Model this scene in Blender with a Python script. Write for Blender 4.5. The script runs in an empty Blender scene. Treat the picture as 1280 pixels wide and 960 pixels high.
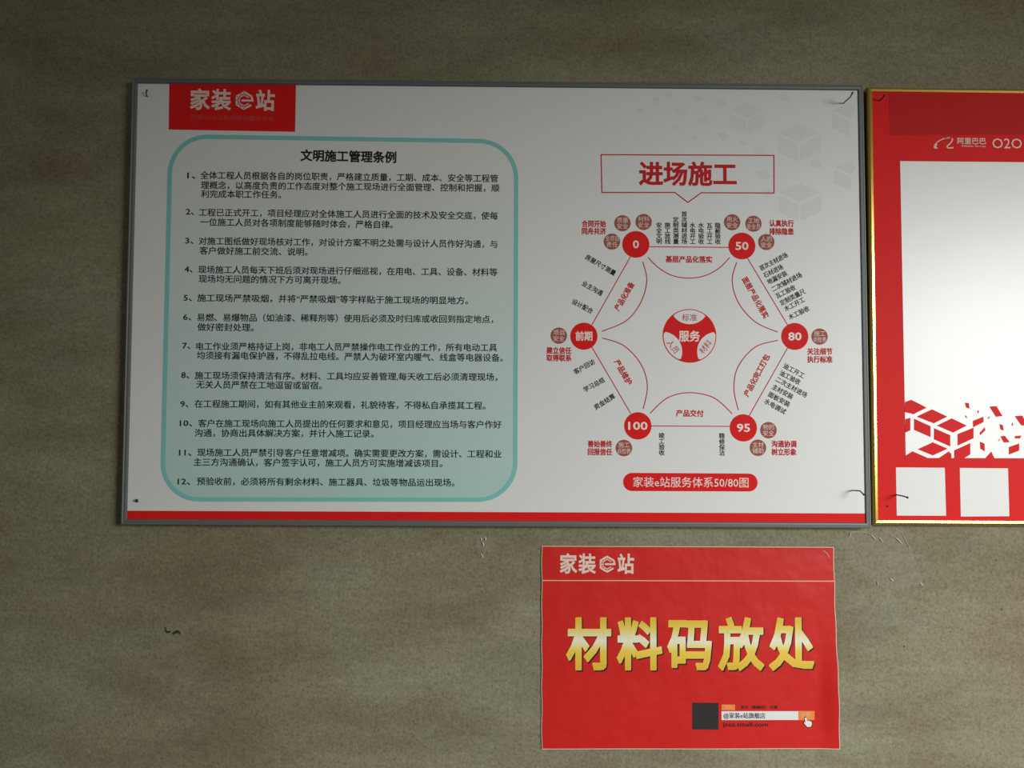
import bpy, math, random
from mathutils import Vector, Matrix, Euler
from mathutils.geometry import tessellate_polygon

sc = bpy.context.scene
C = sc.collection
R = math.radians

# ------------------------------------------------------------------ camera
Z0 = 1.30                      # height of the lower edge of the notice board above the floor
F = 1070.0
CAM = Vector((0.5258, -1.2138, 0.1385 + Z0))
ROT = Euler((R(92.86), R(-0.29), R(-0.69)), 'XYZ')
cd = bpy.data.cameras.new('camera')
cam = bpy.data.objects.new('camera', cd)
C.objects.link(cam)
cam.location = CAM
cam.rotation_euler = ROT
cd.sensor_width = 36.0
cd.lens = F / 1280 * 36
cd.clip_start = 0.05
sc.camera = cam

# ------------------------------------------------------------------ world, window light, exposure
w = bpy.data.worlds.new('world')
sc.world = w
w.use_nodes = True
bg = w.node_tree.nodes['Background']
bg.inputs[0].default_value = (1.0, 0.96, 0.89, 1)
bg.inputs[1].default_value = 0.112

def area(name, loc, target, sx, sy, power, col, spread=180):
    l = bpy.data.lights.new(name, 'AREA')
    l.shape = 'RECTANGLE'; l.size = sx; l.size_y = sy; l.energy = power; l.color = col
    l.spread = R(spread)
    o = bpy.data.objects.new(name, l); C.objects.link(o)
    o.location = loc
    o.rotation_euler = (Vector(target) - Vector(loc)).to_track_quat('-Z', 'Y').to_euler()
    return o
area('window_light', (2.70, -2.60, 1.76), (1.10, 0.0, 0.34), 1.1, 0.9, 21, (0.98, 0.985, 0.96), 68)

sc.view_settings.view_transform = 'Standard'
sc.view_settings.look = 'None'
sc.view_settings.exposure = 0.0
sc.view_settings.gamma = 1.0
sc.view_settings.use_curve_mapping = False

# ------------------------------------------------------------------ helpers
RM = ROT.to_matrix()
FACE = -0.0165                 # depth of the printed face of the framed boards (wall is y = 0)
RIDGE = -0.019                 # front of their frames

def at(px, py, Y=FACE):
    d = RM @ Vector(((px - 640) / F, -(py - 480) / F, -1))
    t = (Y - CAM.y) / d.y
    return CAM + d * t

def srgb(r, g, b):
    f = lambda c: c / 12.92 if c <= .04045 else ((c + .055) / 1.055) ** 2.4
    return (f(r / 255), f(g / 255), f(b / 255))

def mat(name, col, rough=.4, metal=0.0, spec=.5):
    m = bpy.data.materials.new(name); m.use_nodes = True
    b = m.node_tree.nodes['Principled BSDF']
    b.inputs['Base Color'].default_value = (*col, 1)
    b.inputs['Roughness'].default_value = rough
    b.inputs['Metallic'].default_value = metal
    b.inputs['Specular IOR Level'].default_value = spec
    return m

def nodes(m):
    return m.node_tree.nodes, m.node_tree.links, m.node_tree.nodes['Principled BSDF']

def bumpy(m, scale, strength, dist=.001, detail=3, stretch=(1, 1, 1)):
    n, l, b = nodes(m)
    tc = n.new('ShaderNodeTexCoord'); mp = n.new('ShaderNodeMapping'); mp.inputs['Scale'].default_value = stretch
    no = n.new('ShaderNodeTexNoise'); no.inputs['Scale'].default_value = scale; no.inputs['Detail'].default_value = detail
    bu = n.new('ShaderNodeBump'); bu.inputs['Strength'].default_value = strength; bu.inputs['Distance'].default_value = dist
    l.new(tc.outputs['Object'], mp.inputs['Vector']); l.new(mp.outputs[0], no.inputs['Vector'])
    l.new(no.outputs['Fac'], bu.inputs['Height']); l.new(bu.outputs[0], b.inputs['Normal'])
    return m

ROOTS = {}
def tag(o, label=None, cat=None, group=None, kind=None):
    if label: o['label'] = label
    if cat: o['category'] = cat
    if group: o['group'] = group
    if kind: o['kind'] = kind
    return o

def empty(name, loc, label, cat, group=None):
    o = bpy.data.objects.new(name, None); C.objects.link(o)
    o.location = loc; o.empty_display_size = .05
    ROOTS[o] = Vector(loc)
    return tag(o, label, cat, group)

def root_of(p):
    while p is not None and p.parent is not None: p = p.parent
    return p

def mk(name, verts, faces, m, parent=None, smooth=False):
    off = ROOTS.get(root_of(parent), Vector((0, 0, 0))) if parent is not None else Vector((0, 0, 0))
    me = bpy.data.meshes.new(name)
    me.from_pydata([tuple(Vector(v) - off) for v in verts], [], faces)
    me.materials.append(m)
    if smooth:
        for p in me.polygons: p.use_smooth = True
    me.update()
    o = bpy.data.objects.new(name, me); C.objects.link(o)
    if parent is not None: o.parent = parent
    return o

class Geo:
    """collects flat print shapes; points are Vectors lying on the print plane"""
    def __init__(s): s.v = []; s.f = []
    def poly(s, pts):
        b = len(s.v); s.v += [Vector(p) for p in pts]
        for t in tessellate_polygon([[Vector((p[0], p[2], 0)) for p in pts]]):
            a, c, d = t
            n = (s.v[b + c] - s.v[b + a]).cross(s.v[b + d] - s.v[b + a])
            s.f.append((b + a, b + c, b + d) if n.y < 0 else (b + a, b + d, b + c))
        return s
    def stroke(s, pts, wd, closed=False):
        n = len(pts); P = [Vector(p) for p in pts]; L = []; Rr = []
        for i in range(n):
            a = P[i - 1] if (i > 0 or closed) else None
            c = P[(i + 1) % n] if (i < n - 1 or closed) else None
            d1 = (P[i] - a).normalized() if a is not None else None
            d2 = (c - P[i]).normalized() if c is not None else None
            if d1 is None: d1 = d2
            if d2 is None: d2 = d1
            t = (d1 + d2).normalized(); nn = Vector((-t.z, 0, t.x))
            k = 1 / max(.45, Vector((-d1.z, 0, d1.x)).dot(nn))
            L.append(P[i] + nn * wd / 2 * k); Rr.append(P[i] - nn * wd / 2 * k)
        b = len(s.v); s.v += L + Rr
        for i in range(n if closed else n - 1):
            j = (i + 1) % n
            s.f.append((b + i, b + n + i, b + n + j, b + j))
        return s
    def disc(s, c, r, n=40):
        return s.poly([c + Vector((math.cos(2 * math.pi * i / n) * r, 0, math.sin(2 * math.pi * i / n) * r)) for i in range(n)])
    def box(s, c0, c1):
        x0, y0, z0 = c0; x1, y1, z1 = c1; b = len(s.v)
        s.v += [Vector(p) for p in ((x0, y0, z0), (x1, y0, z0), (x1, y1, z0), (x0, y1, z0), (x0, y0, z1), (x1, y0, z1), (x1, y1, z1), (x0, y1, z1))]
        s.f += [tuple(b + i for i in q) for q in ((0, 3, 2, 1), (4, 5, 6, 7), (0, 1, 5, 4), (1, 2, 6, 5), (2, 3, 7, 6), (3, 0, 4, 7))]
        return s
    def build(s, name, m, parent=None, smooth=False):
        return mk(name, s.v, s.f, m, parent, smooth)

def glyphs(txt, bold=0.0, spacing=1.0, shear=0.0):
    """flat letters; bold thickens every stroke by running a band along the outline"""
    cu = bpy.data.curves.new('text', 'FONT')
    cu.body = txt; cu.size = 1; cu.space_character = spacing; cu.shear = shear
    cu.resolution_u = 2
    o = bpy.data.objects.new('text', cu); C.objects.link(o)
    bpy.context.view_layer.update()
    dg = bpy.context.evaluated_depsgraph_get()
    me = bpy.data.meshes.new_from_object(o.evaluated_get(dg))
    v = [x.co.copy() for x in me.vertices]; f = [tuple(p.vertices) for p in me.polygons]
    C.objects.unlink(o); bpy.data.objects.remove(o); bpy.data.curves.remove(cu); bpy.data.meshes.remove(me)
    if bold > 0:
        key = {}; idx = []
        for p in v:
            idx.append(key.setdefault((round(p.x, 5), round(p.y, 5)), len(key)))
        cnt = {}
        for q in f:
            for i in range(len(q)):
                a, c = q[i], q[(i + 1) % len(q)]
                e = (min(idx[a], idx[c]), max(idx[a], idx[c]))
                cnt.setdefault(e, []).append((a, c))
        lay = 0
        for e, uses in cnt.items():
            if len(uses) != 1: continue
            lay = (lay + 1) % 23; lift = Vector((0, 0, 1e-5 + lay * 4e-6))
            a, c = v[uses[0][0]], v[uses[0][1]]
            d = c - a
            if d.length < 1e-6: continue
            ln = d.length; d.normalize(); nn = Vector((-d.y, d.x, 0)) * bold; ex = d * min(bold * .75, ln * .5 + bold * .3)
            base = len(v)
            v += [a - ex - nn + lift, c + ex - nn + lift, c + ex + nn + lift, a - ex + nn + lift]
            f.append((base, base + 1, base + 2, base + 3))
    return v, f
_v, _ = glyphs('国')
EM_C = (min(p.y for p in _v) + max(p.y for p in _v)) / 2
EM_H = max(p.y for p in _v) - min(p.y for p in _v)

def text(g, txt, a, b, h, Y, bold=0.0, full=True, vertical=False, shear=0.0, spacing=1.0):
    """letters between picture points a and b (middle line), h = letter height (picture px), added to Geo g.
    full: CJK square cell sets the height, else the letters' own box does."""
    P0, P1 = at(*a, Y), at(*b, Y)
    S = (at(a[0] + 10, a[1], Y) - at(a[0], a[1], Y)).length / 10
    if vertical:            # a = top middle, b = bottom middle; h = column width
        chars = list(txt); n = len(chars)
        down = (P1 - P0); L = down.length / n
        for i, ch in enumerate(chars):
            v, f = glyphs(ch, bold)
            cx = .5; c = P0 + down * ((i + .5) / n)
            u = Vector((-down.z, 0, down.x)).normalized()
            if u.x < 0: u = -u
            up = -down.normalized(); base = len(g.v)
            sx = h * S / EM_H; sy = L * .92 / EM_H
            g.v += [c + u * (p.x - cx) * sx + up * (p.y - EM_C) * sy - Vector((0, p.z, 0)) for p in v]
            g.f += [tuple(base + k for k in q) for q in f]
        return g
    v, f = glyphs(txt, bold, spacing, shear)
    x0 = min(p.x for p in v); x1 = max(p.x for p in v)
    y0 = min(p.y for p in v); y1 = max(p.y for p in v)
    u = (P1 - P0); sx = u.length / (x1 - x0); u.normalize()
    up = Vector((-u.z, 0, u.x))
    if full: yc, sy = EM_C, h * S / EM_H
    else: yc, sy = (y0 + y1) / 2, h * S / (y1 - y0)
    base = len(g.v)
    g.v += [P0 + u * (p.x - x0) * sx + up * (p.y - yc) * sy - Vector((0, p.z, 0)) for p in v]
    g.f += [tuple(base + k for k in q) for q in f]
    return g

def quad(g, pts, Y): return g.poly([at(*p, Y) for p in pts])

# ------------------------------------------------------------------ materials
def wall_material():
    m = mat('rough grey brown plaster', (.2, .18, .12), .8, 0, .25)
    n, l, b = nodes(m)
    tc = n.new('ShaderNodeTexCoord')
    def noise(scale, detail, stretch, rough=.6):
        mp = n.new('ShaderNodeMapping'); mp.inputs['Scale'].default_value = stretch
        t = n.new('ShaderNodeTexNoise'); t.inputs['Scale'].default_value = scale; t.inputs['Detail'].default_value = detail
        t.inputs['Roughness'].default_value = rough
        l.new(tc.outputs['Object'], mp.inputs['Vector']); l.new(mp.outputs[0], t.inputs['Vector'])
        return t.outputs['Fac']
    def ramp(src, stops):
        r = n.new('ShaderNodeValToRGB'); e = r.color_ramp.elements
        e[0].position, e[0].color = stops[0][0], (*stops[0][1], 1)
        e[1].position, e[1].color = stops[-1][0], (*stops[-1][1], 1)
        for p, c in stops[1:-1]:
            x = e.new(p); x.color = (*c, 1)
        l.new(src, r.inputs[0]); return r.outputs[0]
    def mix(kind, fac, a, c):
        x = n.new('ShaderNodeMix'); x.data_type = 'RGBA'; x.blend_type = kind
        x.inputs[0].default_value = fac
        l.new(a, x.inputs[6]); l.new(c, x.inputs[7]); return x.outputs[2]
    blot = ramp(noise(2.6, 6, (1.0, 1, 2.0)), [(.32, (.218, .184, .114)), (.50, (.258, .236, .157)), (.68, (.272, .268, .190))])
    band = ramp(noise(6.0, 8, (.8, 1, 2.2), .66), [(.34, (.80, .78, .74)), (.62, (1.09, 1.10, 1.09))])
    c = mix('MULTIPLY', 1.0, blot, band)
    pit = ramp(noise(230, 4, (1, 1, 1), .8), [(.33, (.55, .53, .49)), (.5, (1, 1, 1)), (.7, (1.20, 1.20, 1.18))])
    c = mix('MULTIPLY', .8, c, pit)
    hair = ramp(noise(95, 5, (.85, 1, 1.15), .8), [(.34, (.78, .77, .74)), (.62, (1.12, 1.12, 1.09))])
    c = mix('MULTIPLY', .75, c, hair)
    l.new(c, b.inputs['Base Color'])
    bu = n.new('ShaderNodeBump'); bu.inputs['Strength'].default_value = .6; bu.inputs['Distance'].default_value = .0013
    l.new(noise(260, 4, (1, 1, 1), .7), bu.inputs['Height']); l.new(bu.outputs[0], b.inputs['Normal'])
    return m
M_wall = wall_material()
M_floor = bumpy(mat('cement floor', (.16, .15, .13), .8), 30, .3)

def paperlike(name, col, rough=.36, spec=.3):
    return bumpy(mat(name, col, rough, 0, spec), 9, .10, .004, 2)
WHITE = (.79, .80, .775)
M_white = paperlike('glossy white print', WHITE, .40, .42)
M_red = paperlike('red print', (.76, .017, .016), .45, .07)
M_darkred = paperlike('darker red print', (.54, .016, .016), .45, .07)
M_dimred = paperlike('faded red lettering', (.70, .075, .07), .40, .35)
M_redtext = paperlike('red lettering', (.58, .022, .025), .45, .1)
M_field = paperlike('glossy white board', (.86, .87, .84), .33, .5)
M_black = mat('black lettering', (.012, .014, .013), .5, 0, .3)
M_teal = paperlike('teal print', (.235, .60, .565), .40)
M_brown = paperlike('brown print', (.36, .105, .082), .45, .1)
M_pale = paperlike('pale lettering', (.84, .66, .58), .40)
M_pink = mat('light lettering', (.93, .77, .71), .4)
M_grey = paperlike('pale grey print', (.745, .755, .725), .40)
M_orange = mat('orange print', (.85, .26, .06), .4)
M_cream = mat('cream print line', (.85, .48, .22), .4)
M_edge = mat('cream paper edge', (.72, .55, .42), .6)
M_sil = bumpy(mat('grey aluminium', (.17, .18, .178), .5, .25, .3), 60, .04)
M_gold = bumpy(mat('polished gold trim', (.72, .49, .11), .17, 1.0), 25, .03)
M_nail = mat('dark steel', (.06, .058, .052), .45, .6)
M_dark = mat('dark chip', (.035, .028, .018), .9)

# teal wash that deepens towards the bottom of the rounded panel (a printed gradient)
M_wash = paperlike('teal wash print', WHITE, .40)
n, l, b = nodes(M_wash)
tc = n.new('ShaderNodeTexCoord'); sp = n.new('ShaderNodeSeparateXYZ'); cr = n.new('ShaderNodeValToRGB')
mr = n.new('ShaderNodeMapRange')
l.new(tc.outputs['Object'], sp.inputs[0]); l.new(sp.outputs['Z'], mr.inputs[0])
mr.inputs[1].default_value = .54; mr.inputs[2].default_value = .03
e = cr.color_ramp.elements
e[0].position = .0; e[0].color = (.77, .79, .745, 1)
e[1].position = 1.0; e[1].color = (.47, .68, .63, 1)
x = e.new(.35); x.color = (.67, .75, .71, 1)
l.new(mr.outputs[0], cr.inputs[0]); l.new(cr.outputs[0], b.inputs['Base Color'])

# printed gold gradient of the big letters
M_gtext = mat('yellow gradient lettering', (.8, .6, .1), .4)
n, l, b = nodes(M_gtext)
tc = n.new('ShaderNodeTexCoord'); sp = n.new('ShaderNodeSeparateXYZ'); cr = n.new('ShaderNodeValToRGB'); mr = n.new('ShaderNodeMapRange')
l.new(tc.outputs['Object'], sp.inputs[0]); l.new(sp.outputs['Z'], mr.inputs[0])
GT = (mr, cr)
e = cr.color_ramp.elements
e[0].position = 0.0; e[0].color = (.80, .48, .04, 1)
e[1].position = 1.0; e[1].color = (.80, .50, .045, 1)
for p, c in ((.38, (.86, .64, .08)), (.52, (.88, .80, .42)), (.60, (.86, .84, .68)), (.72, (.84, .74, .36)), (.86, (.82, .62, .09))):
    x = e.new(p); x.color = (*c, 1)
l.new(mr.outputs[0], cr.inputs[0]); l.new(cr.outputs[0], b.inputs['Base Color'])

# ------------------------------------------------------------------ room shell
g = Geo().box((-3.2, 0, 0), (4.4, .12, 3.0))
wall = tag(g.build('wall_back', M_wall), kind='structure')
g = Geo().box((-3.2, -4.2, -.1), (4.4, .12, 0))
tag(g.build('floor', M_floor), kind='structure')
# chipped notch and pinholes in the plaster
g = Geo()
for pts in ([(205.5, 784), (207.6, 784.4), (208, 788), (211, 789), (213.5, 788), (213, 790.6), (209, 791.6), (206.4, 789.4), (206.4, 786.6)],
            [(214.6, 791.2), (218.2, 789), (221.6, 787.4), (223.8, 788.6), (225.8, 790.6), (225, 793), (222.6, 791.4), (219.6, 791.8), (216.4, 793.4)]):
    quad(g, pts, -.0003)
g.build('chip', M_dark, wall)
random.seed(4)
g = Geo()
for px, py in ((385, 858), (379, 862), (53, 919), (268, 708), (615, 765), (668, 790), (1130, 808), (1252, 762), (1245, 700), (340, 740), (1188, 790), (520, 905), (1275, 700)):
    g.disc(at(px, py, -.0003), random.uniform(.0006, .0011), 7)
g.build('pinhole', M_dark, wall)

# ------------------------------------------------------------------ frames
def rails(corners, prof, m, parent):
    """corners TL,TR,BR,BL on the front plane; prof = (inset, y) list; four mitred rails"""
    out = []
    def inset(i, t):
        c = corners[i]; a = (corners[(i + 1) % 4] - c).normalized(); b_ = (corners[i - 1] - c).normalized()
        return c + (a + b_) * t
    for i in range(4):
        j = (i + 1) % 4; v = []; k = len(prof)
        for (t, y) in prof:
            p = inset(i, t); v.append(Vector((p.x, y, p.z)))
        for (t, y) in prof:
            p = inset(j, t); v.append(Vector((p.x, y, p.z)))
        f = [(q, q + k, q + k + 1, q + 1) for q in range(k - 1)]
        f += [(k - 1, 2 * k - 1, k, 0), tuple(range(k)), tuple(range(2 * k - 1, k - 1, -1))]
        out.append(mk('frame_rail', v, f, m, parent))
    return inset

# ================================================================== silver-framed rules board
cs = [at(164.5, 96.5, RIDGE), at(1079.6, 105.5, RIDGE), at(1089.6, 660.6, RIDGE), at(150.4, 656.2, RIDGE)]
board = empty('notice_board', (cs[3].x, 0, cs[3].z),
              'wide white notice board in grey metal frame with rules and a hexagon diagram', 'notice board')
ins = rails(cs, [(0, 0), (0, -.0175), (.0008, -.0188), (.0022, -.0190), (.0030, -.0184), (.0040, -.0184), (.0048, -.0190), (.0068, -.0188), (.0080, -.0168), (.0084, -.0135), (.0084, 0)], M_sil, board)
pi = [ins(i, .0082) for i in range(4)]
g = Geo(); v = [Vector((p.x, FACE, p.z)) for p in pi] + [Vector((p.x, -.002, p.z)) for p in pi]
mk('print_panel', v, [(3, 2, 1, 0), (4, 5, 6, 7), (0, 1, 5, 4), (1, 2, 6, 5), (2, 3, 7, 6), (3, 0, 4, 7)], M_white, board)
L1, L2, L3, L4 = FACE - .0002, FACE - .0004, FACE - .0006, FACE - .0008

# faint isometric cubes in the upper right background
def cubes_bg():
    g = Geo()
    def face(pts): quad(g, [(min(x, 1069.5), max(y, 113.5)) for x, y in pts], FACE - .0001)
    for (jx, jy, s) in ((999, 179, 1.0), (934, 149, .82), (1000, 254, 1.0), (1064, 150, .9), (1065, 220, .8)):
        a = 25 * s; bh = 11.5 * s; hh = 25 * s
        face([(jx, jy - 2), (jx + a, jy - 2 - bh), (jx, jy - 2 - 2 * bh), (jx - a, jy - 2 - bh)])
        face([(jx - 1.3, jy + 2), (jx - 1.3, jy + 2 + hh * .8), (jx - a - 1.3, jy + 2 + hh * .8 - bh), (jx - a - 1.3, jy + 2 - bh)])
        if jx < 1040: face([(jx + 1.3, jy + 2), (jx + a + 1.3, jy + 2 - bh), (jx + a + 1.3, jy + 2 + hh * .8 - bh), (jx + 1.3, jy + 2 + hh * .8)])
    random.seed(9)
    for (x, y, r) in ((820, 125, 6), (838, 118, 5), (852, 140, 7), (872, 122, 6), (880, 152, 9), (846, 158, 5), (905, 170, 8), (800, 137, 5), (902, 128, 8), (868, 172, 5), (950, 190, 8), (930, 178, 6), (955, 218, 9), (960, 240, 7), (1035, 128, 9), (1020, 205, 8), (980, 122, 8)):
        k = random.uniform(-.4, .4)
        face([(x - r, y - r * .4), (x + r * .3, y - r * .7 + k), (x + r, y + r * .4), (x - r * .2, y + r * .7 + k)])
    return g
cubes_bg().build('background_pattern', M_grey, board)

# red corner patch with the shop logo
g = quad(Geo(), [(211.6, 102.6), (370, 105.4), (368.9, 164.7), (210.8, 161.9)], L1)
patch = g.build('logo_patch', M_red, board)

def logo(parent, Y, x0, x1, y, h, m, dy=0):
    """jia-zhuang (hexagon e) zhan lettering spanning x0..x1"""
    W = x1 - x0; X = lambda t: x0 + W * t
    sl = dy / W
    yy = lambda px: y + (px - x0) * sl
    for ch, t0, t1 in (('家', 0, .235), ('装', .25, .485), ('站', .775, 1)):
        o = text(Geo(), ch, (X(t0), yy(X(t0))), (X(t1), yy(X(t1))), h, Y, bold=.026).build('logo_character', m, parent)
    c = at(X(.637), yy(X(.637)), Y); r = (at(X(.745), y, Y) - at(X(.637), y, Y)).length
    S = r / 12
    hexa = lambda rr, k0=0, k1=6: [c + Vector((math.cos(R(90 - 60 * k)) * rr * .96, 0, math.sin(R(90 - 60 * k)) * rr)) for k in range(k0, k1)]
    g = Geo()
    e_out = [c + Vector((math.sin(R(t)) * r * .93, 0, math.cos(R(t)) * r * .93)) for t in (122, 180, 240, 300, 360, 420, 450)]
    g.stroke(e_out + [c + Vector((-r * .30, 0, 0))], 2.6 * S)
    e_in = [c + Vector((math.sin(R(t)) * r * .60, 0, math.cos(R(t)) * r * .60)) for t in (122, 180, 240, 300, 360, 420)]
    g.stroke(e_in, 1.3 * S)
    for t in (180, 210, 240, 270, 300, 330, 360):
        d = Vector((math.sin(R(t)), 0, math.cos(R(t))))
        g.stroke([c + d * r * .58, c + d * r * .95], 1.0 * S)
    g.build('logo_emblem', m, parent)
    return o
logo(patch, L2, 237.6, 343.6, 124.6, 24.5, M_pale, 1.6)
g = text(Geo(), '阿里O2O互联网家装服务平台', (239, 146.2), (342, 148.6), 6, L2, bold=.008)
g.build('logo_subline', M_dimred, patch)

# rounded teal-bordered rules panel
def rounded(corn, rad, n=10):
    pts = []
    P = [Vector((x, y, 0)) for x, y in corn]
    for i in range(4):
        c = P[i]; a = (P[i - 1] - c).normalized(); b_ = (P[(i + 1) % 4] - c).normalized()
        o = c + (a + b_) * rad
        s = -b_; e_ = -a
        for k in range(n + 1):
            t = k / n * math.pi / 2
            q = o + (s * math.cos(t) + e_ * math.sin(t)) * rad
            pts.append((q.x, q.y))
    return pts
rp = rounded([(213.4, 170.2), (645.4, 176.9), (644.0, 624.6), (202.6, 624.2)], 46)
rules = Geo().poly([at(*p, L1) for p in rp]).build('rules_panel', M_wash, board)
Geo().stroke([at(*p, L2) for p in rp], .0060, True).build('rules_border', M_teal, board)
text(Geo(), '文明施工管理条例', (375.5, 194.3), (495.5, 197.0), 13.5, L2, bold=.030).build('rules_heading', M_black, rules)

def c2(x, y): return (210 + x / 2.909, 160 + y / 2.909)
def c3(x, y): return (210 + x / 2.909, 390 + y / 2.909)
RULES = [
 (c2, '1、', 70, 172, [('全体工程人员根据各自的岗位职责，严格建立质量，工期、成本、安全等工程管', 118, 172, 1200, 184), ('理概念，以高度负责的工作态度对整个施工现场进行全面管理、控制和把握，顺', 120, 208, 1205, 219), ('利完成本职工作任务。', 120, 240, 412, 243)]),
 (c2, '2、', 65, 304, [('工程已正式开工，项目经理应对全体施工人员进行全面的技术及安全交底，使每', 113, 307, 1200, 320), ('一位施工人员对各项制度能够随时体会，严格自律。', 118, 342, 818, 352)]),
 (c2, '3、', 63, 409, [('对施工图纸做好现场核对工作，对设计方案不明之处需与设计人员作好沟通，与', 112, 411, 1198, 423), ('客户做好施工前交流、说明。', 115, 446, 508, 451)]),
 (c2, '4、', 60, 513, [('现场施工人员每天下班后须对现场进行仔细巡视，在用电、工具、设备、材料等', 110, 515, 1198, 525), ('现场均无问题的情况下方可离开现场。', 112, 549, 628, 554)]),
 (c2, '5、', 57, 617, [('施工现场严禁吸烟，并将“严禁吸烟”等字样贴于施工现场的明显地方。', 107, 618, 1092, 628)]),
 (c3, '6、', 55, 18, [('易燃、易爆物品（如油漆、稀释剂等）使用后必须及时归库或收回到指定地点，', 105, 20, 1183, 27), ('做好密封处理。', 107, 55, 312, 57)]),
 (c3, '7、', 52, 122, [('电工作业须严格持证上岗，非电工人员严禁操作电工作业的工作，所有电动工具', 103, 125, 1197, 130), ('均须接有漏电保护器，不得乱拉电线。严禁人为破坏室内暖气、线盒等电器设备。', 105, 158, 1218, 167)]),
 (c3, '8、', 48, 229, [('施工现场须保持清洁有序。材料、工具均应妥善管理,每天收工后必须清理现场，', 98, 231, 1198, 237), ('无关人员严禁在工地逗留或留宿。', 103, 264, 560, 268)]),
 (c3, '9、', 45, 334, [('在工程施工期间，如有其他业主前来观看，礼貌待客，不得私自承揽其工程。', 97, 334, 1155, 341)]),
 (c3, '10、', 43, 404, [('客户在施工现场向施工人员提出的任何要求和意见，项目经理应当场与客户作好', 110, 405, 1213, 410), ('沟通，协商出具体解决方案，并计入施工记录。', 97, 440, 748, 443)]),
 (c3, '11、', 40, 511, [('现场施工人员严禁引导客户任意增减项。确实需要更改方案，需设计、工程和业', 107, 511, 1213, 517), ('主三方沟通确认，客户签字认可，施工人员方可实施增减该项目。', 93, 546, 998, 551)]),
 (c3, '12、', 35, 616, [('预验收前，必须将所有剩余材料、施工器具、垃圾等物品运出现场。', 105, 616, 1042, 621)]),
]
for fn, num, nx, ny, lines in RULES:
    g = Geo()
    text(g, num, fn(nx, ny), fn(nx + (30 if len(num) == 2 else 46), ny), 9.0, L2, bold=.016)
    for s, x0, y0, x1, y1 in lines:
        text(g, s, fn(x0, y0), fn(x1, y1), 9.3, L2, bold=.012)
    g.build('rule_text', M_black, rules)

# red strip along the bottom
quad(Geo(), [(157.6, 638.4), (1081.6, 641.8), (1083.2, 654.6), (157.4, 649.4)], L1).build('red_strip', M_red, board)

# banner
g = Geo().stroke([at(*p, L1) for p in ((751.4, 193.3), (967.4, 194.2), (967.6, 241.2), (876.6, 240.9), (859.8, 253.0), (843.7, 240.6), (752.4, 240.6))], .0016, True)
banner = g.build('title_banner', M_redtext, board)
text(Geo(), '进场施工', (798.5, 217.4), (921, 218.2), 27.5, L1, bold=.030).build('banner_text', M_redtext, banner)

# hexagon diagram
def arcpts(P, n=6):
    out = []
    Q = [P[0]] + P + [P[-1]]
    for i in range(len(P) - 1):
        p0, p1, p2, p3 = [Vector((*q, 0)) for q in Q[i:i + 4]]
        for k in range(n):
            t = k / n
            v = .5 * ((2 * p1) + (-p0 + p2) * t + (2 * p0 - 5 * p1 + 4 * p2 - p3) * t * t + (-p0 + 3 * p1 - 3 * p2 + p3) * t ** 3)
            out.append((v.x, v.y))
    return out + [P[-1]]
for a, b_ in (((811, 308.4), (911, 309.2)), ((934, 322), (985, 407)), ((985, 434), (936.6, 519.5)), ((913, 533), (814, 532.4)), ((788.5, 517), (740, 434)), ((740, 406), (788, 321))):
    Geo().stroke([at(*a, L1), at(*b_, L1)], .00125).build('link_line', M_redtext, board)
for P in ([(810, 321.6), (823, 334.5), (840, 344.2), (860, 347.6), (880.5, 344.8), (898.5, 335.5), (912, 322)],
          [(803.5, 327.2), (808.6, 350.6), (801, 378), (782.7, 401), (752.3, 414.2)],
          [(920.8, 327.8), (915.3, 350.6), (922.9, 378), (944.2, 402.4), (972.3, 415.2)],
          [(752.9, 422.4), (779.7, 432), (801, 454.8), (809.3, 482.3), (804, 511.2)],
          [(972.6, 425.3), (944.2, 433.7), (922.9, 457.9), (917.4, 485.3), (922.9, 512.7)],
          [(812.6, 516.6), (834.5, 497.2), (862, 490.8), (892.4, 497.2), (915.3, 517.3)]):
    Geo().stroke([at(*p, L1) for p in arcpts(P)], .00135).build('curve_line', M_redtext, board)
S0 = (at(870, 420) - at(860, 420)).length / 10
for (x, y, t, hw, hh, cj) in ((794.9, 305.4, '0', 3.9, 10.4, 0), (927.5, 307.4, '50', 8.2, 10.4, 0), (730, 420.2, '前期', 10.6, 10.8, 1), (993.6, 420.5, '80', 8.4, 10.4, 0), (797.4, 532.3, '100', 12.2, 10.4, 0), (929.3, 534.8, '95', 8.4, 10.4, 0)):
    o = Geo().disc(at(x, y, L2), 16.9 * S0).build('stage_disc', M_red, board)
    text(Geo(), t, (x - hw, y), (x + hw, y), hh, L3, bold=.028 if cj else .022, full=bool(cj)).build('stage_number', M_pink, o)
for (x, y, t1, t2) in ((778.2, 279, '质量', '安全'), (804.7, 277.4, '材料', '安全'), (765, 301.9, '全项目', '责任'), (915.3, 277.8, '用火', '安全'),
                       (942, 279.6, '工地', '安全员'), (958, 302.5, '人的', '安全'), (698.6, 419.5, '项目', '安全'), (1024.6, 420.7, '施工', '点检表'),
                       (780, 560, '施工', '点检表'), (960.7, 537.7, '物的', '安全'), (947.6, 559.7, '主材', '辅助')):
    o = Geo().disc(at(x, y, L2), 10.2 * S0, 28).build('round_badge', M_brown, board)
    g = Geo()
    for t, dy in ((t1, -3.7), (t2, 3.9)):
        hw = 3.5 * len(t) if len(t) < 3 else 8.4
        text(g, t, (x - hw, y + dy), (x + hw, y + dy), 6.4, L3, bold=.004)
    g.build('badge_text', M_pale, o)
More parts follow.
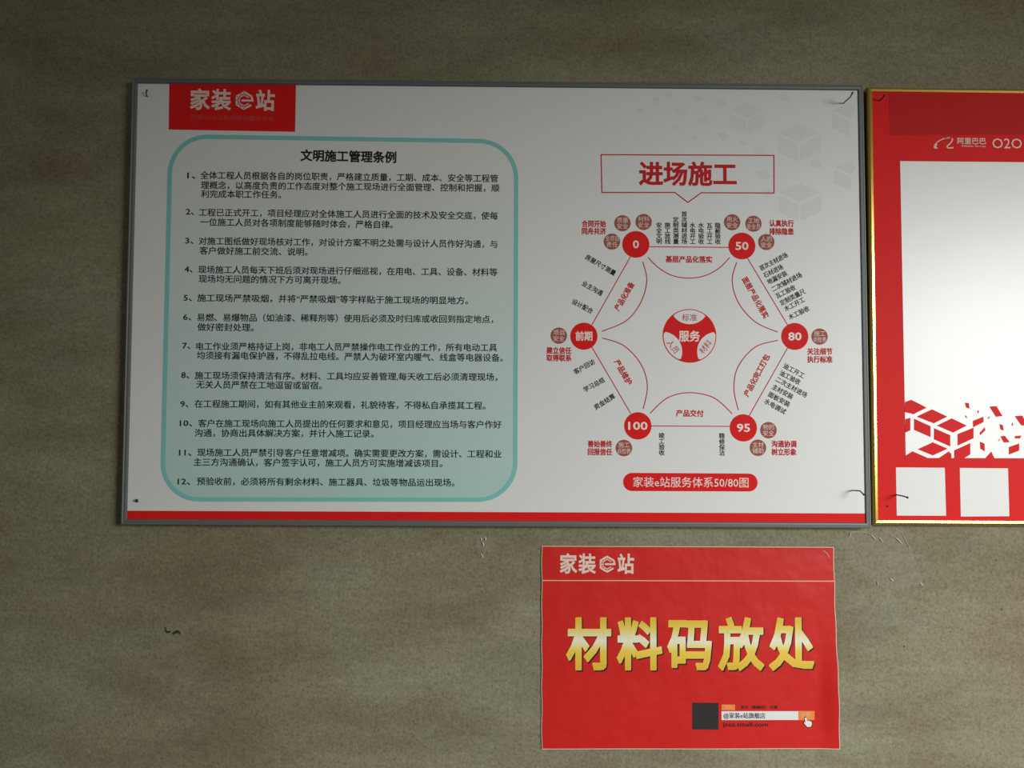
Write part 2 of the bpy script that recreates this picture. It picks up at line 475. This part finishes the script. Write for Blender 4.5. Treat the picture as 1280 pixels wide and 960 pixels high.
for (x0, x1, y1, y2, a, b_) in ((727.3, 757.6, 279.8, 289.0, '合同开始', '同舟共济'), (961.6, 992.3, 279.2, 289.4, '认真执行', '排除隐患'),
                                (683, 714.4, 438.2, 447.4, '建立信任', '取得联系'), (1009, 1040.6, 439.4, 449.3, '关注细节', '执行标准'),
                                (734.8, 765.4, 555, 564.8, '善始善终', '回报信任'), (964.3, 995.6, 555, 565, '沟通协调', '树立形象')):
    g = Geo(); text(g, a, (x0, y1), (x1, y1 + .2), 7.8, L1, bold=.032); text(g, b_, (x0, y2), (x1, y2 + .2), 7.8, L1, bold=.032)
    g.build('stage_motto', M_redtext, board)
for (x, y0, y1, t) in ((823.8, 278, 305.2, '安全文明'), (834.4, 278, 305.2, '施工放线'), (844.8, 271.2, 305.2, '定制类测量'), (855.3, 264.2, 305.3, '首次辅材进场'),
                       (865.7, 278.3, 305.5, '水电开工'), (876.3, 278.3, 305.5, '水电验收'), (887, 278.5, 305.6, '瓦工开工'), (897.2, 278.3, 305.6, '隐蔽验收'),
                       (827, 541, 569.4, '竣工验收'), (902.4, 541.4, 569.8, '精修保洁')):
    text(Geo(), t, (x, y0), (x + .2, y1), 6.5, L1, bold=.020, vertical=True).build('step_text', M_black, board)
for (a, b_, t) in (((950, 336), (984, 318.2), '首次主材进场'), ((954.7, 344.9), (978.3, 333), '石材进场'), ((959.4, 353.2), (983.6, 341), '地漏安装'),
                   ((965, 362.2), (1001.8, 343), '二次辅材进场'), ((970.3, 370.6), (994, 358.6), '瓦工验收'), ((975.3, 379.6), (1006, 363.6), '定制类量尺'),
                   ((980.7, 387), (1005.4, 373.8), '木工开工'), ((986, 397.2), (1011.2, 385), '木工验收'),
                   ((979.5, 456.4), (1005.2, 470.4), '油工开工'), ((975, 465.4), (1000.2, 478.6), '油工验收'), ((970.4, 473.4), (1008.5, 494.6), '二次主材进场'),
                   ((965.8, 482.8), (991, 496.8), '主材安装'), ((960.8, 492), (987, 506.4), '面板安装'), ((956, 500.6), (982, 515.6), '水电调试'),
                   ((732.3, 320.4), (769.2, 342.2), '房屋尺寸测量'), ((728.3, 353.6), (753, 367.4), '业主沟通'), ((715.5, 376.2), (740.9, 389.8), '设计配合'),
                   ((717.8, 465.6), (743, 451.4), '客户回访'), ((730.1, 487.8), (755.2, 474.2), '学习总结'), ((743.2, 510), (768.2, 494.4), '资金结算')):
    text(Geo(), t, a, b_, 6.7, L1, bold=.020).build('step_text', M_black, board)
for (a, b_, t) in (((832, 324), (890.3, 324.6), '基层产品化落实'), ((845, 516.5), (879.6, 517), '产品交付'), ((770.4, 387.6), (790.6, 353.2), '产品化准备'),
                   ((770.2, 450.2), (787.6, 480.2), '产品维护'), ((932.4, 495), (959.7, 443.6), '产品化完工打包'), ((930.2, 347), (958.3, 397), '面层产品化落实')):
    text(Geo(), t, a, b_, 7.8, L1, bold=.030).build('section_text', M_redtext, board)

# centre disc
cc = at(861.9, 419.8, L1); rr = 33.6 * S0
cdisc = Geo().disc(cc, rr, 64).build('centre_disc', M_red, board)
for k in range(3):
    a0 = math.pi / 2 + k * 2 * math.pi / 3
    ci = cc + Vector((math.cos(a0), 0, math.sin(a0))) * rr * 1.17
    ri = rr * .735; ro = rr * .965; pts = []
    # lens between the outer circle (radius ro) and the inner arc
    inner = []
    for q in range(80):
        t = 2 * math.pi * q / 80
        p = ci + Vector((math.cos(t), 0, math.sin(t))) * ri
        if (p - cc).length < ro: inner.append((p, math.atan2(p.z - ci.z, p.x - ci.x)))
    # order the inner arc by angle relative to the direction towards the centre
    back = a0 + math.pi
    inner.sort(key=lambda s: (s[1] - back + math.pi) % (2 * math.pi))
    pin = [s[0] for s in inner]
    aA = math.atan2(pin[-1].z - cc.z, pin[-1].x - cc.x); aB = math.atan2(pin[0].z - cc.z, pin[0].x - cc.x)
    d = (aB - aA + math.pi) % (2 * math.pi) - math.pi
    for q in range(1, 14): pts.append(cc + Vector((math.cos(aA + d * q / 14), 0, math.sin(aA + d * q / 14))) * ro)
    P = [Vector((p.x, L2, p.z)) for p in pin + pts]
    Geo().poly(P).build('white_segment', M_white, cdisc)
for (a, b_, t) in (((852.6, 397), (871.4, 397), '标准'), ((835.8, 426.2), (846.8, 440.4), '人员'), ((876, 440.4), (888, 426.6), '材料')):
    text(Geo(), t, a, b_, 8.6, L3, bold=0).build('segment_text', M_redtext, cdisc)
text(Geo(), '服务', (848.4, 420.3), (875, 420.6), 12.6, L2, bold=.026).build('disc_text', M_pink, cdisc)

# caption pill
pill = Geo().poly([at(*p, L1) for p in rounded([(779, 591), (947, 592), (947.2, 614.4), (779, 613.8)], 11.2, 9)]).build('caption_pill', M_red, board)
text(Geo(), '家装e站服务体系50/80图', (791.4, 602.7), (935.6, 603.5), 12, L2, bold=.004).build('caption_text', M_pink, pill)

# ================================================================== gold-framed red board (runs out of the frame)
a, b_ = at(1084.2, 108.2, RIDGE), at(1280, 112, RIDGE)
c_, d_ = at(1091.6, 656.6, RIDGE), at(1280, 657.6, RIDGE)
ext = .78
tr = a + (b_ - a) * (ext / (b_.x - a.x)); br = c_ + (d_ - c_) * (ext / (d_.x - c_.x))
tr.z = a.z + (b_.z - a.z); br.x = tr.x + .006
cg = [a, tr, br, c_]
gb = empty('poster_board', (c_.x, 0, c_.z), 'gold framed red poster board with a big white blank field, cut off at the right', 'poster board')
ins = rails(cg, [(0, 0), (0, -.0145), (.0006, -.0165), (.0018, -.0182), (.0030, -.01895), (.0036, -.0190), (.0067, -.01880), (.0072, -.0166), (.0072, 0)], M_gold, gb)
pi = [ins(i, .0070) for i in range(4)]
v = [Vector((p.x, FACE, p.z)) for p in pi] + [Vector((p.x, -.002, p.z)) for p in pi]
mk('print_panel', v, [(3, 2, 1, 0), (4, 5, 6, 7), (0, 1, 5, 4), (1, 2, 6, 5), (2, 3, 7, 6), (3, 0, 4, 7)], M_red, gb)
def ext_right(p, q, X):   # continue the line p->q on the wall to x = X
    return p + (q - p) * ((X - p.x) / (q.x - p.x))
XR = tr.x - .045
wl, wr = at(1125.2, 201.4, L1), at(1280, 202.8, L1)
bl, brr = at(1132.2, 572.4, L1), at(1280, 572.8, L1)
Geo().poly([wl, ext_right(wl, wr, XR), ext_right(bl, brr, XR), bl]).build('white_field', M_field, gb)
p, q = at(1111, 116.5, L1), at(1280, 119, L1); p2, q2 = at(1112.5, 168.5, L1), at(1280, 168, L1)
Geo().poly([p, ext_right(p, q, XR), ext_right(p2, q2, XR), p2]).build('darker_band', M_darkred, gb)  # band in a darker red across the top of the board
def c7(x, y): return (1100 + x / 7.111, 480 + y / 7.111)
CUB = [[(222, 160), (278, 140), (415, 210), (300, 268), (222, 250)], [(325, 290), (462, 225), (600, 290), (478, 350)],
       [(505, 370), (638, 305), (772, 370), (650, 432)], [(303, 308), (450, 375), (450, 472), (303, 408)],
       [(480, 392), (625, 455), (625, 555), (480, 492)], [(690, 445), (832, 388), (832, 482), (690, 548)],
       [(335, 580), (470, 518), (602, 575), (470, 635)], [(660, 590), (803, 525), (803, 625), (740, 665), (660, 665)],
       [(225, 312), (270, 300), (270, 412), (225, 432)], [(825, 328), (920, 290), (922, 338), (828, 385)],
       [(885, 435), (930, 385), (938, 410), (892, 455)], [(888, 512), (930, 530), (932, 600), (892, 575)],
       [(972, 200), (1035, 196), (1090, 285), (1030, 292)], [(755, 165), (790, 170), (797, 220), (765, 208)],
       [(868, 232), (880, 240), (876, 262), (866, 252)], [(755, 278), (768, 282), (776, 304), (762, 298)],
       [(958, 300), (976, 286), (976, 296), (962, 312)], [(1062, 355), (1092, 365), (1100, 415), (1070, 402)],
       [(1070, 465), (1110, 460), (1155, 518), (1100, 520)], [(1050, 502), (1068, 485), (1066, 495), (1056, 508)],
       [(1145, 560), (1238, 528), (1238, 592), (1146, 628)], [(1200, 462), (1258, 458), (1245, 484), (1198, 484)],
       [(1170, 350), (1180, 345), (1184, 368), (1174, 374)], [(1198, 285), (1265, 280), (1320, 372), (1255, 368)],
       [(940, 655), (990, 600), (1020, 665), (1015, 672), (940, 672)], [(222, 640), (290, 598), (420, 655), (420, 668), (222, 668)],
       [(520, 660), (610, 600), (635, 620), (635, 668), (520, 668)], [(1310, 470), (1370, 440), (1372, 520), (1312, 540)]]
for pl in CUB:
    quad(Geo(), [c7(*q) for q in pl], L2).build('red_facet', M_red, gb)
for qd in ([(1119.9, 584.2), (1181, 584.7), (1182.6, 644.7), (1121, 644.5)], [(1199.8, 584.9), (1260, 585.4), (1261.7, 645.3), (1201, 645.7)]):
    quad(Geo(), qd, L1).build('white_square', M_white, gb)
# header mark and lettering
g = Geo()
g.stroke([at(*p, L1) for p in arcpts([(1190.5, 172.8), (1183, 172.4), (1174, 176), (1168, 181.5), (1168.2, 184.8), (1172, 185)])], .0012)
g.stroke([at(*p, L1) for p in arcpts([(1181, 173.0), (1187, 172.2), (1190.6, 174.2), (1188, 179), (1184, 183), (1186, 185), (1192, 184.4)])], .0016)
g.poly([at(*p, L1) for p in [(1167.2, 182.8), (1170.4, 179), (1171.6, 180.6), (1169.8, 183.2), (1172.6, 185.3), (1168.6, 185.2)]])
g.build('header_emblem', M_pale, gb)
g = text(Geo(), '阿里巴巴', (1196.6, 176.2), (1232.4, 176.6), 7.6, L1, bold=.014)
g.build('header_text', M_pale, gb)
g = text(Geo(), 'Alibaba Group', (1201.5, 182.6), (1231.8, 183.0), 2.8, L1, bold=.01, full=False)
g.build('header_text', M_pale, gb)
g = text(Geo(), 'O2O', (1240.4, 179.1), (1277.4, 179.5), 12.6, L1, bold=0, full=False)
g.build('header_text', M_pale, gb)

# ================================================================== red paper sheet stuck on the wall
SY = -.0012
TLp, TRp, BRp, BLp = at(676.9, 682.2, SY), at(1041.9, 683.6, SY), at(1049.2, 936.0, SY), at(676.9, 936.6, SY)
def sheet_y(x, z):
    """how far the paper stands off the wall: it curls along the lower right edge and buckles slightly"""
    u = (x - TLp.x) / (BRp.x - TLp.x); v = (TLp.z - z) / (TLp.z - BLp.z)
    k = max(0.0, (u - .93) / .07); k = k * k * (3 - 2 * k)
    bow = math.exp(-((v - .72) / .26) ** 2)
    y = -.0055 * k * bow
    y -= .0006 * (1 + math.sin(9 * u + 3 * v)) * .5 + .0004 * (1 + math.sin(6.5 * v + 14 * u)) * .5
    return y
def drape(g, lift):
    for p in g.v: p.y = min(0, p.y - SY) + SY + sheet_y(p.x, p.z) - lift
    return g
sheet = empty('sign_sheet', (BLp.x, 0, BLp.z), 'red paper sign with large yellow characters taped below the notice board', 'paper sign')
def sheet_grid(name, m, inset, lift, nx=70, ny=48):
    v = []; f = []
    for j in range(ny + 1):
        for i in range(nx + 1):
            s, t = inset + (1 - 2 * inset) * i / nx, inset * 1.4 + (1 - 2.8 * inset) * j / ny
            p = (TLp * (1 - s) + TRp * s) * (1 - t) + (BLp * (1 - s) + BRp * s) * t
            wob = .0004 * math.sin(31 * t + 2) if i in (0, nx) else 0
            v.append(Vector((p.x + wob, SY + sheet_y(p.x, p.z) - lift, p.z)))
    for j in range(ny):
        for i in range(nx):
            q = j * (nx + 1) + i
            f.append((q, q + nx + 1, q + nx + 2, q + 1))
    return mk(name, v, f, m, sheet, True)
M_sheet = paperlike('glossy red paper', (.62, .018, .014), .45, .25)
nn, ll, bb = nodes(M_sheet)
for nd in nn:
    if nd.type == 'BUMP': nd.inputs['Strength'].default_value = .45; nd.inputs['Distance'].default_value = .006
    if nd.type == 'TEX_NOISE': nd.inputs['Scale'].default_value = 16; nd.inputs['Detail'].default_value = 3
sheet_grid('paper_sheet', M_edge, 0, 0)
sheet_grid('red_print', M_sheet, .0026, .00025)
K1, K2, K3 = .0005, .0007, .0009
o = drape(Geo().stroke([at(678 + 36.4 * i, 725.4 + .09 * i, SY) for i in range(11)], .0013), K1).build('cream_line', M_cream, sheet)
def sheet_logo():
    before = set(C.objects)
    logo(sheet, SY, 699.6, 792.6, 704.8, 22.5, M_pale, .4)
    for ob in set(C.objects) - before:
        for vv in ob.data.vertices:
            wx, wz = vv.co.x + sheet.location.x, vv.co.z + sheet.location.z
            vv.co.y = min(0, vv.co.y - SY) + SY + sheet_y(wx, wz) - K1
sheet_logo()
BIG = [('材', 707.2, 764.0), ('料', 770.4, 828.0), ('码', 833.6, 889.6), ('放', 896.8, 955.0), ('处', 960.2, 1017.6)]
mr, cr = GT
zt, zb = at(860, 776.4, SY).z - sheet.location.z, at(860, 836.5, SY).z - sheet.location.z
mr.inputs[1].default_value = zb; mr.inputs[2].default_value = zt
for ch, x0, x1 in BIG:
    y0 = 806.0
    sh = text(Geo(), ch, (x0 + 1.6, y0 + 1.4), (x1 + 1.6, y0 + 1.4), 59, SY, bold=.034)
    s_ = drape(sh, K1).build('character_outline', M_black, sheet)
    drape(text(Geo(), ch, (x0, y0), (x1, y0 + .1), 58, SY, bold=.034), K2).build('character', M_gtext, sheet)
M_darkprint = mat('dark square print', (.035, .03, .03), .5, 0, .15)
drape(quad(Geo(), [(865, 878), (897.9, 878.2), (898, 911.6), (865.2, 911.4)], SY), K1).build('dark_square', M_darkprint, sheet)
bar = drape(quad(Geo(), [(901.6, 888.6), (997.6, 888.8), (997.6, 899.8), (901.6, 899.6)], SY), K1).build('search_bar', M_white, sheet)
drape(text(Geo(), '@家装e站旗舰店', (904, 894), (956.4, 894.5), 6.6, SY, bold=.006), K2).build('search_text', M_black, bar)
drape(quad(Geo(), [(901.6, 880.2), (918.4, 880.3), (918.4, 887.4), (901.6, 887.3)], SY), K1).build('orange_tab', M_orange, sheet)
drape(text(Geo(), '天猫', (906, 883.8), (914, 883.8), 4.2, SY, bold=.0), K2).build('tab_text', M_cream, sheet)
drape(text(Geo(), '官方（旗舰店） 天猫', (926, 883.6), (971.8, 883.8), 3.8, SY, bold=.02), K1).build('small_text', M_black, sheet)
ob = drape(quad(Geo(), [(997.6, 888.4), (1018, 888.6), (1018, 899.8), (997.6, 899.8)], SY), K1).build('orange_button', M_orange, sheet)
drape(text(Geo(), '搜索', (1000.5, 893.2), (1013, 893.4), 6, SY), K2).build('button_text', M_cream, ob)
drape(text(Geo(), 'jzez.tmall.com', (903.4, 905.8), (959.8, 906.2), 7.2, SY, bold=.016, full=False), K1).build('address_text', M_black, sheet)
hand = [(1005.6, 897.0), (1007.0, 896.6), (1008.0, 897.4), (1008.6, 900.6), (1010.2, 900.4), (1012.0, 900.9), (1013.8, 901.6), (1014.6, 903), (1014.4, 906), (1013.2, 908.2), (1008.6, 908.4), (1006.4, 905.8), (1004.6, 903.4), (1005.2, 902.2), (1006.4, 903)]
hc = (1009.4, 903.2)
drape(quad(Geo(), [(hc[0] + (x - hc[0]) * 1.2, hc[1] + (y - hc[1]) * 1.16) for x, y in hand], SY), K2).build('pointer_outline', M_black, sheet)
drape(quad(Geo(), hand, SY), K3).build('pointer_hand', M_white, sheet)
for pts in ([(1030.5, 689), (1033.2, 691.6), (1036.4, 696.4)], [(1028.4, 688), (1030.5, 689)]):
    drape(Geo().stroke([at(*p, SY) for p in pts], .0006), K1).build('crease', M_edge, sheet)

# ================================================================== nails
def tube(path, rad, n=10):
    v = []; f = []
    for i, (p, r) in enumerate(zip(path, rad)):
        d = (path[min(i + 1, len(path) - 1)] - path[max(i - 1, 0)]).normalized()
        a = d.cross(Vector((0, 0, 1))).normalized(); b2 = d.cross(a).normalized()
        for k in range(n):
            t = 2 * math.pi * k / n
            v.append(p + (a * math.cos(t) + b2 * math.sin(t)) * r)
    for i in range(len(path) - 1):
        for k in range(n):
            f.append((i * n + k, i * n + (k + 1) % n, (i + 1) * n + (k + 1) % n, (i + 1) * n + k))
    f.append(tuple(range(n))[::-1]); f.append(tuple(range((len(path) - 1) * n, len(path) * n)))
    return v, f
def nail(base, bends, label, Y=FACE, rad=.0009):
    """a nail driven through the board at picture point base; bends = (dx, -dy, dz) metres from the base"""
    p = at(*base, Y)
    root = empty('nail', (p.x, Y, p.z), label, 'nail', None)
    path = [Vector((p.x, Y + .004, p.z))] + [p + Vector(b3) for b3 in bends]
    v, f = tube(path, [rad] * len(path))
    mk('shank', v, f, M_nail, root, True)
    e1 = path[-1]; d = (path[-1] - path[-2]).normalized()
    v, f = tube([e1, e1 + d * .0003, e1 + d * .0011, e1 + d * .0013], [rad, rad * 1.75, rad * 1.75, rad * 1.3], 14)
    mk('nail_head', v, f, M_nail, root)
    return root
nail((1054.2, 129.2), [(0, -.012, 0), (.0010, -.022, .0006), (.0005, -.030, .0028)], 'thin nail sticking out at the upper right corner of the white board')
nail((1065.4, 613.2), [(0, -.010, .0008), (.0030, -.018, .0010), (.0042, -.027, -.0030)], 'bent nail sticking out at the lower right corner of the white board')
nail((184.0, 120.8), [(.0006, -.004, .0006), (.0022, -.009, .0030), (.0034, -.010, .0046)], 'small bent nail beside the red logo patch in the upper left corner')
nail((172.2, 627.6), [(.0, -.003, .0010), (.0004, -.0045, .0025)], 'short nail driven in at the lower left corner above the red strip', rad=.0011)
nail((1099.5, 125.6), [(0, -.006, 0), (.0004, -.011, .0006), (.0004, -.0145, .0016)], 'nail at the upper left corner of the gold framed poster')
nail((1120.5, 618.5), [(0, -.010, 0), (.0010, -.020, -.0004), (.0022, -.027, -.0014)], 'nail beside the left white square at the foot of the gold framed poster')
hole = Geo().disc(at(1108.8, 632.8, L1), .0016, 14).build('nail_hole', M_dark, gb)

# ================================================================== clear tape left on the wall
M_tape = bpy.data.materials.new('clear tape'); M_tape.use_nodes = True
n, l, b = nodes(M_tape)
b.inputs['Base Color'].default_value = (.8, .8, .74, 1); b.inputs['Roughness'].default_value = .12
tr_ = n.new('ShaderNodeBsdfTransparent'); mx = n.new('ShaderNodeMixShader'); mx.inputs[0].default_value = .05
l.new(tr_.outputs[0], mx.inputs[1]); l.new(b.outputs[0], mx.inputs[2]); l.new(mx.outputs[0], n['Material Output'].inputs[0])
M_ridge_glint = mat('tape wrinkle painted glint', (.85, .84, .76), .15, 0, 1.0)  # pale base colour paints bright glints onto the tape wrinkles
M_film = mat('clear tape edge', (.30, .285, .215), .35, 0, .6)
def tape(outline, streaks, edges, label):
    c = at(*outline[0], -.001)
    root = empty('clear_tape', (c.x, 0, c.z), label, 'tape')
    quad(Geo(), outline, -.0008).build('film', M_tape, root)
    for pts in streaks:
        P = [at(*p, -.0010) for p in pts]; k = len(P); v = []; f = []
        for i, p in enumerate(P):
            t = i / (k - 1); r = .0011 * math.sin(math.pi * (.08 + .84 * t)) ** .8
            d = (P[min(i + 1, k - 1)] - P[max(i - 1, 0)]).normalized(); nn_ = Vector((-d.z, 0, d.x))
            v += [p + nn_ * r, p + Vector((0, -.0012 * math.sin(math.pi * t) - .0003, 0)), p - nn_ * r]
        for i in range(k - 1):
            q = i * 3
            f += [(q, q + 1, q + 4, q + 3), (q + 1, q + 2, q + 5, q + 4)]
        mk('wrinkle', v, f, M_ridge_glint, root)
    g = Geo()
    for pts in edges: g.stroke([at(*p, -.0010) for p in pts], .0009)
    g.build('film_edge', M_film, root)
tape([(1063, 663), (1110, 664), (1126, 664), (1136, 682), (1146, 706), (1154, 730), (1122, 734), (1096, 733), (1072, 716), (1056, 700), (1057, 676)],
     [[(1089, 669), (1092, 671.6), (1095, 675)], [(1099, 672), (1101, 674.6), (1103, 678)], [(1119, 671.5), (1123, 675.2), (1127.6, 679.8)],
      [(1112.4, 723), (1114.4, 724.6), (1116.4, 726.4)], [(1096.6, 727), (1097, 729.2), (1097, 731.6)], [(1061.4, 671), (1062.6, 668.4), (1063.6, 665)], [(1150, 729), (1152, 730.6), (1154, 732.4)]],
     [[(1120, 662), (1127, 665), (1134, 679), (1137, 684)], [(1064, 664.6), (1084, 665.4), (1089, 669)], [(1113, 668.4), (1119, 671.5)]],
     'wrinkled clear tape patch on the plaster under the gold frame corner')
tape([(598, 668), (613, 668), (615, 684), (610, 698), (600, 700), (596, 684)],
     [[(601, 672), (601.6, 674), (601.8, 676)], [(606.2, 671), (607, 673.4), (606.6, 676)], [(603, 677), (604, 680), (604.2, 683)], [(601, 693), (603, 695), (602.6, 698)]],
     [[(610.6, 667), (611.4, 671.4)], [(609, 690), (610.4, 693)]],
     'small clear tape scrap on the plaster left of the red sign')
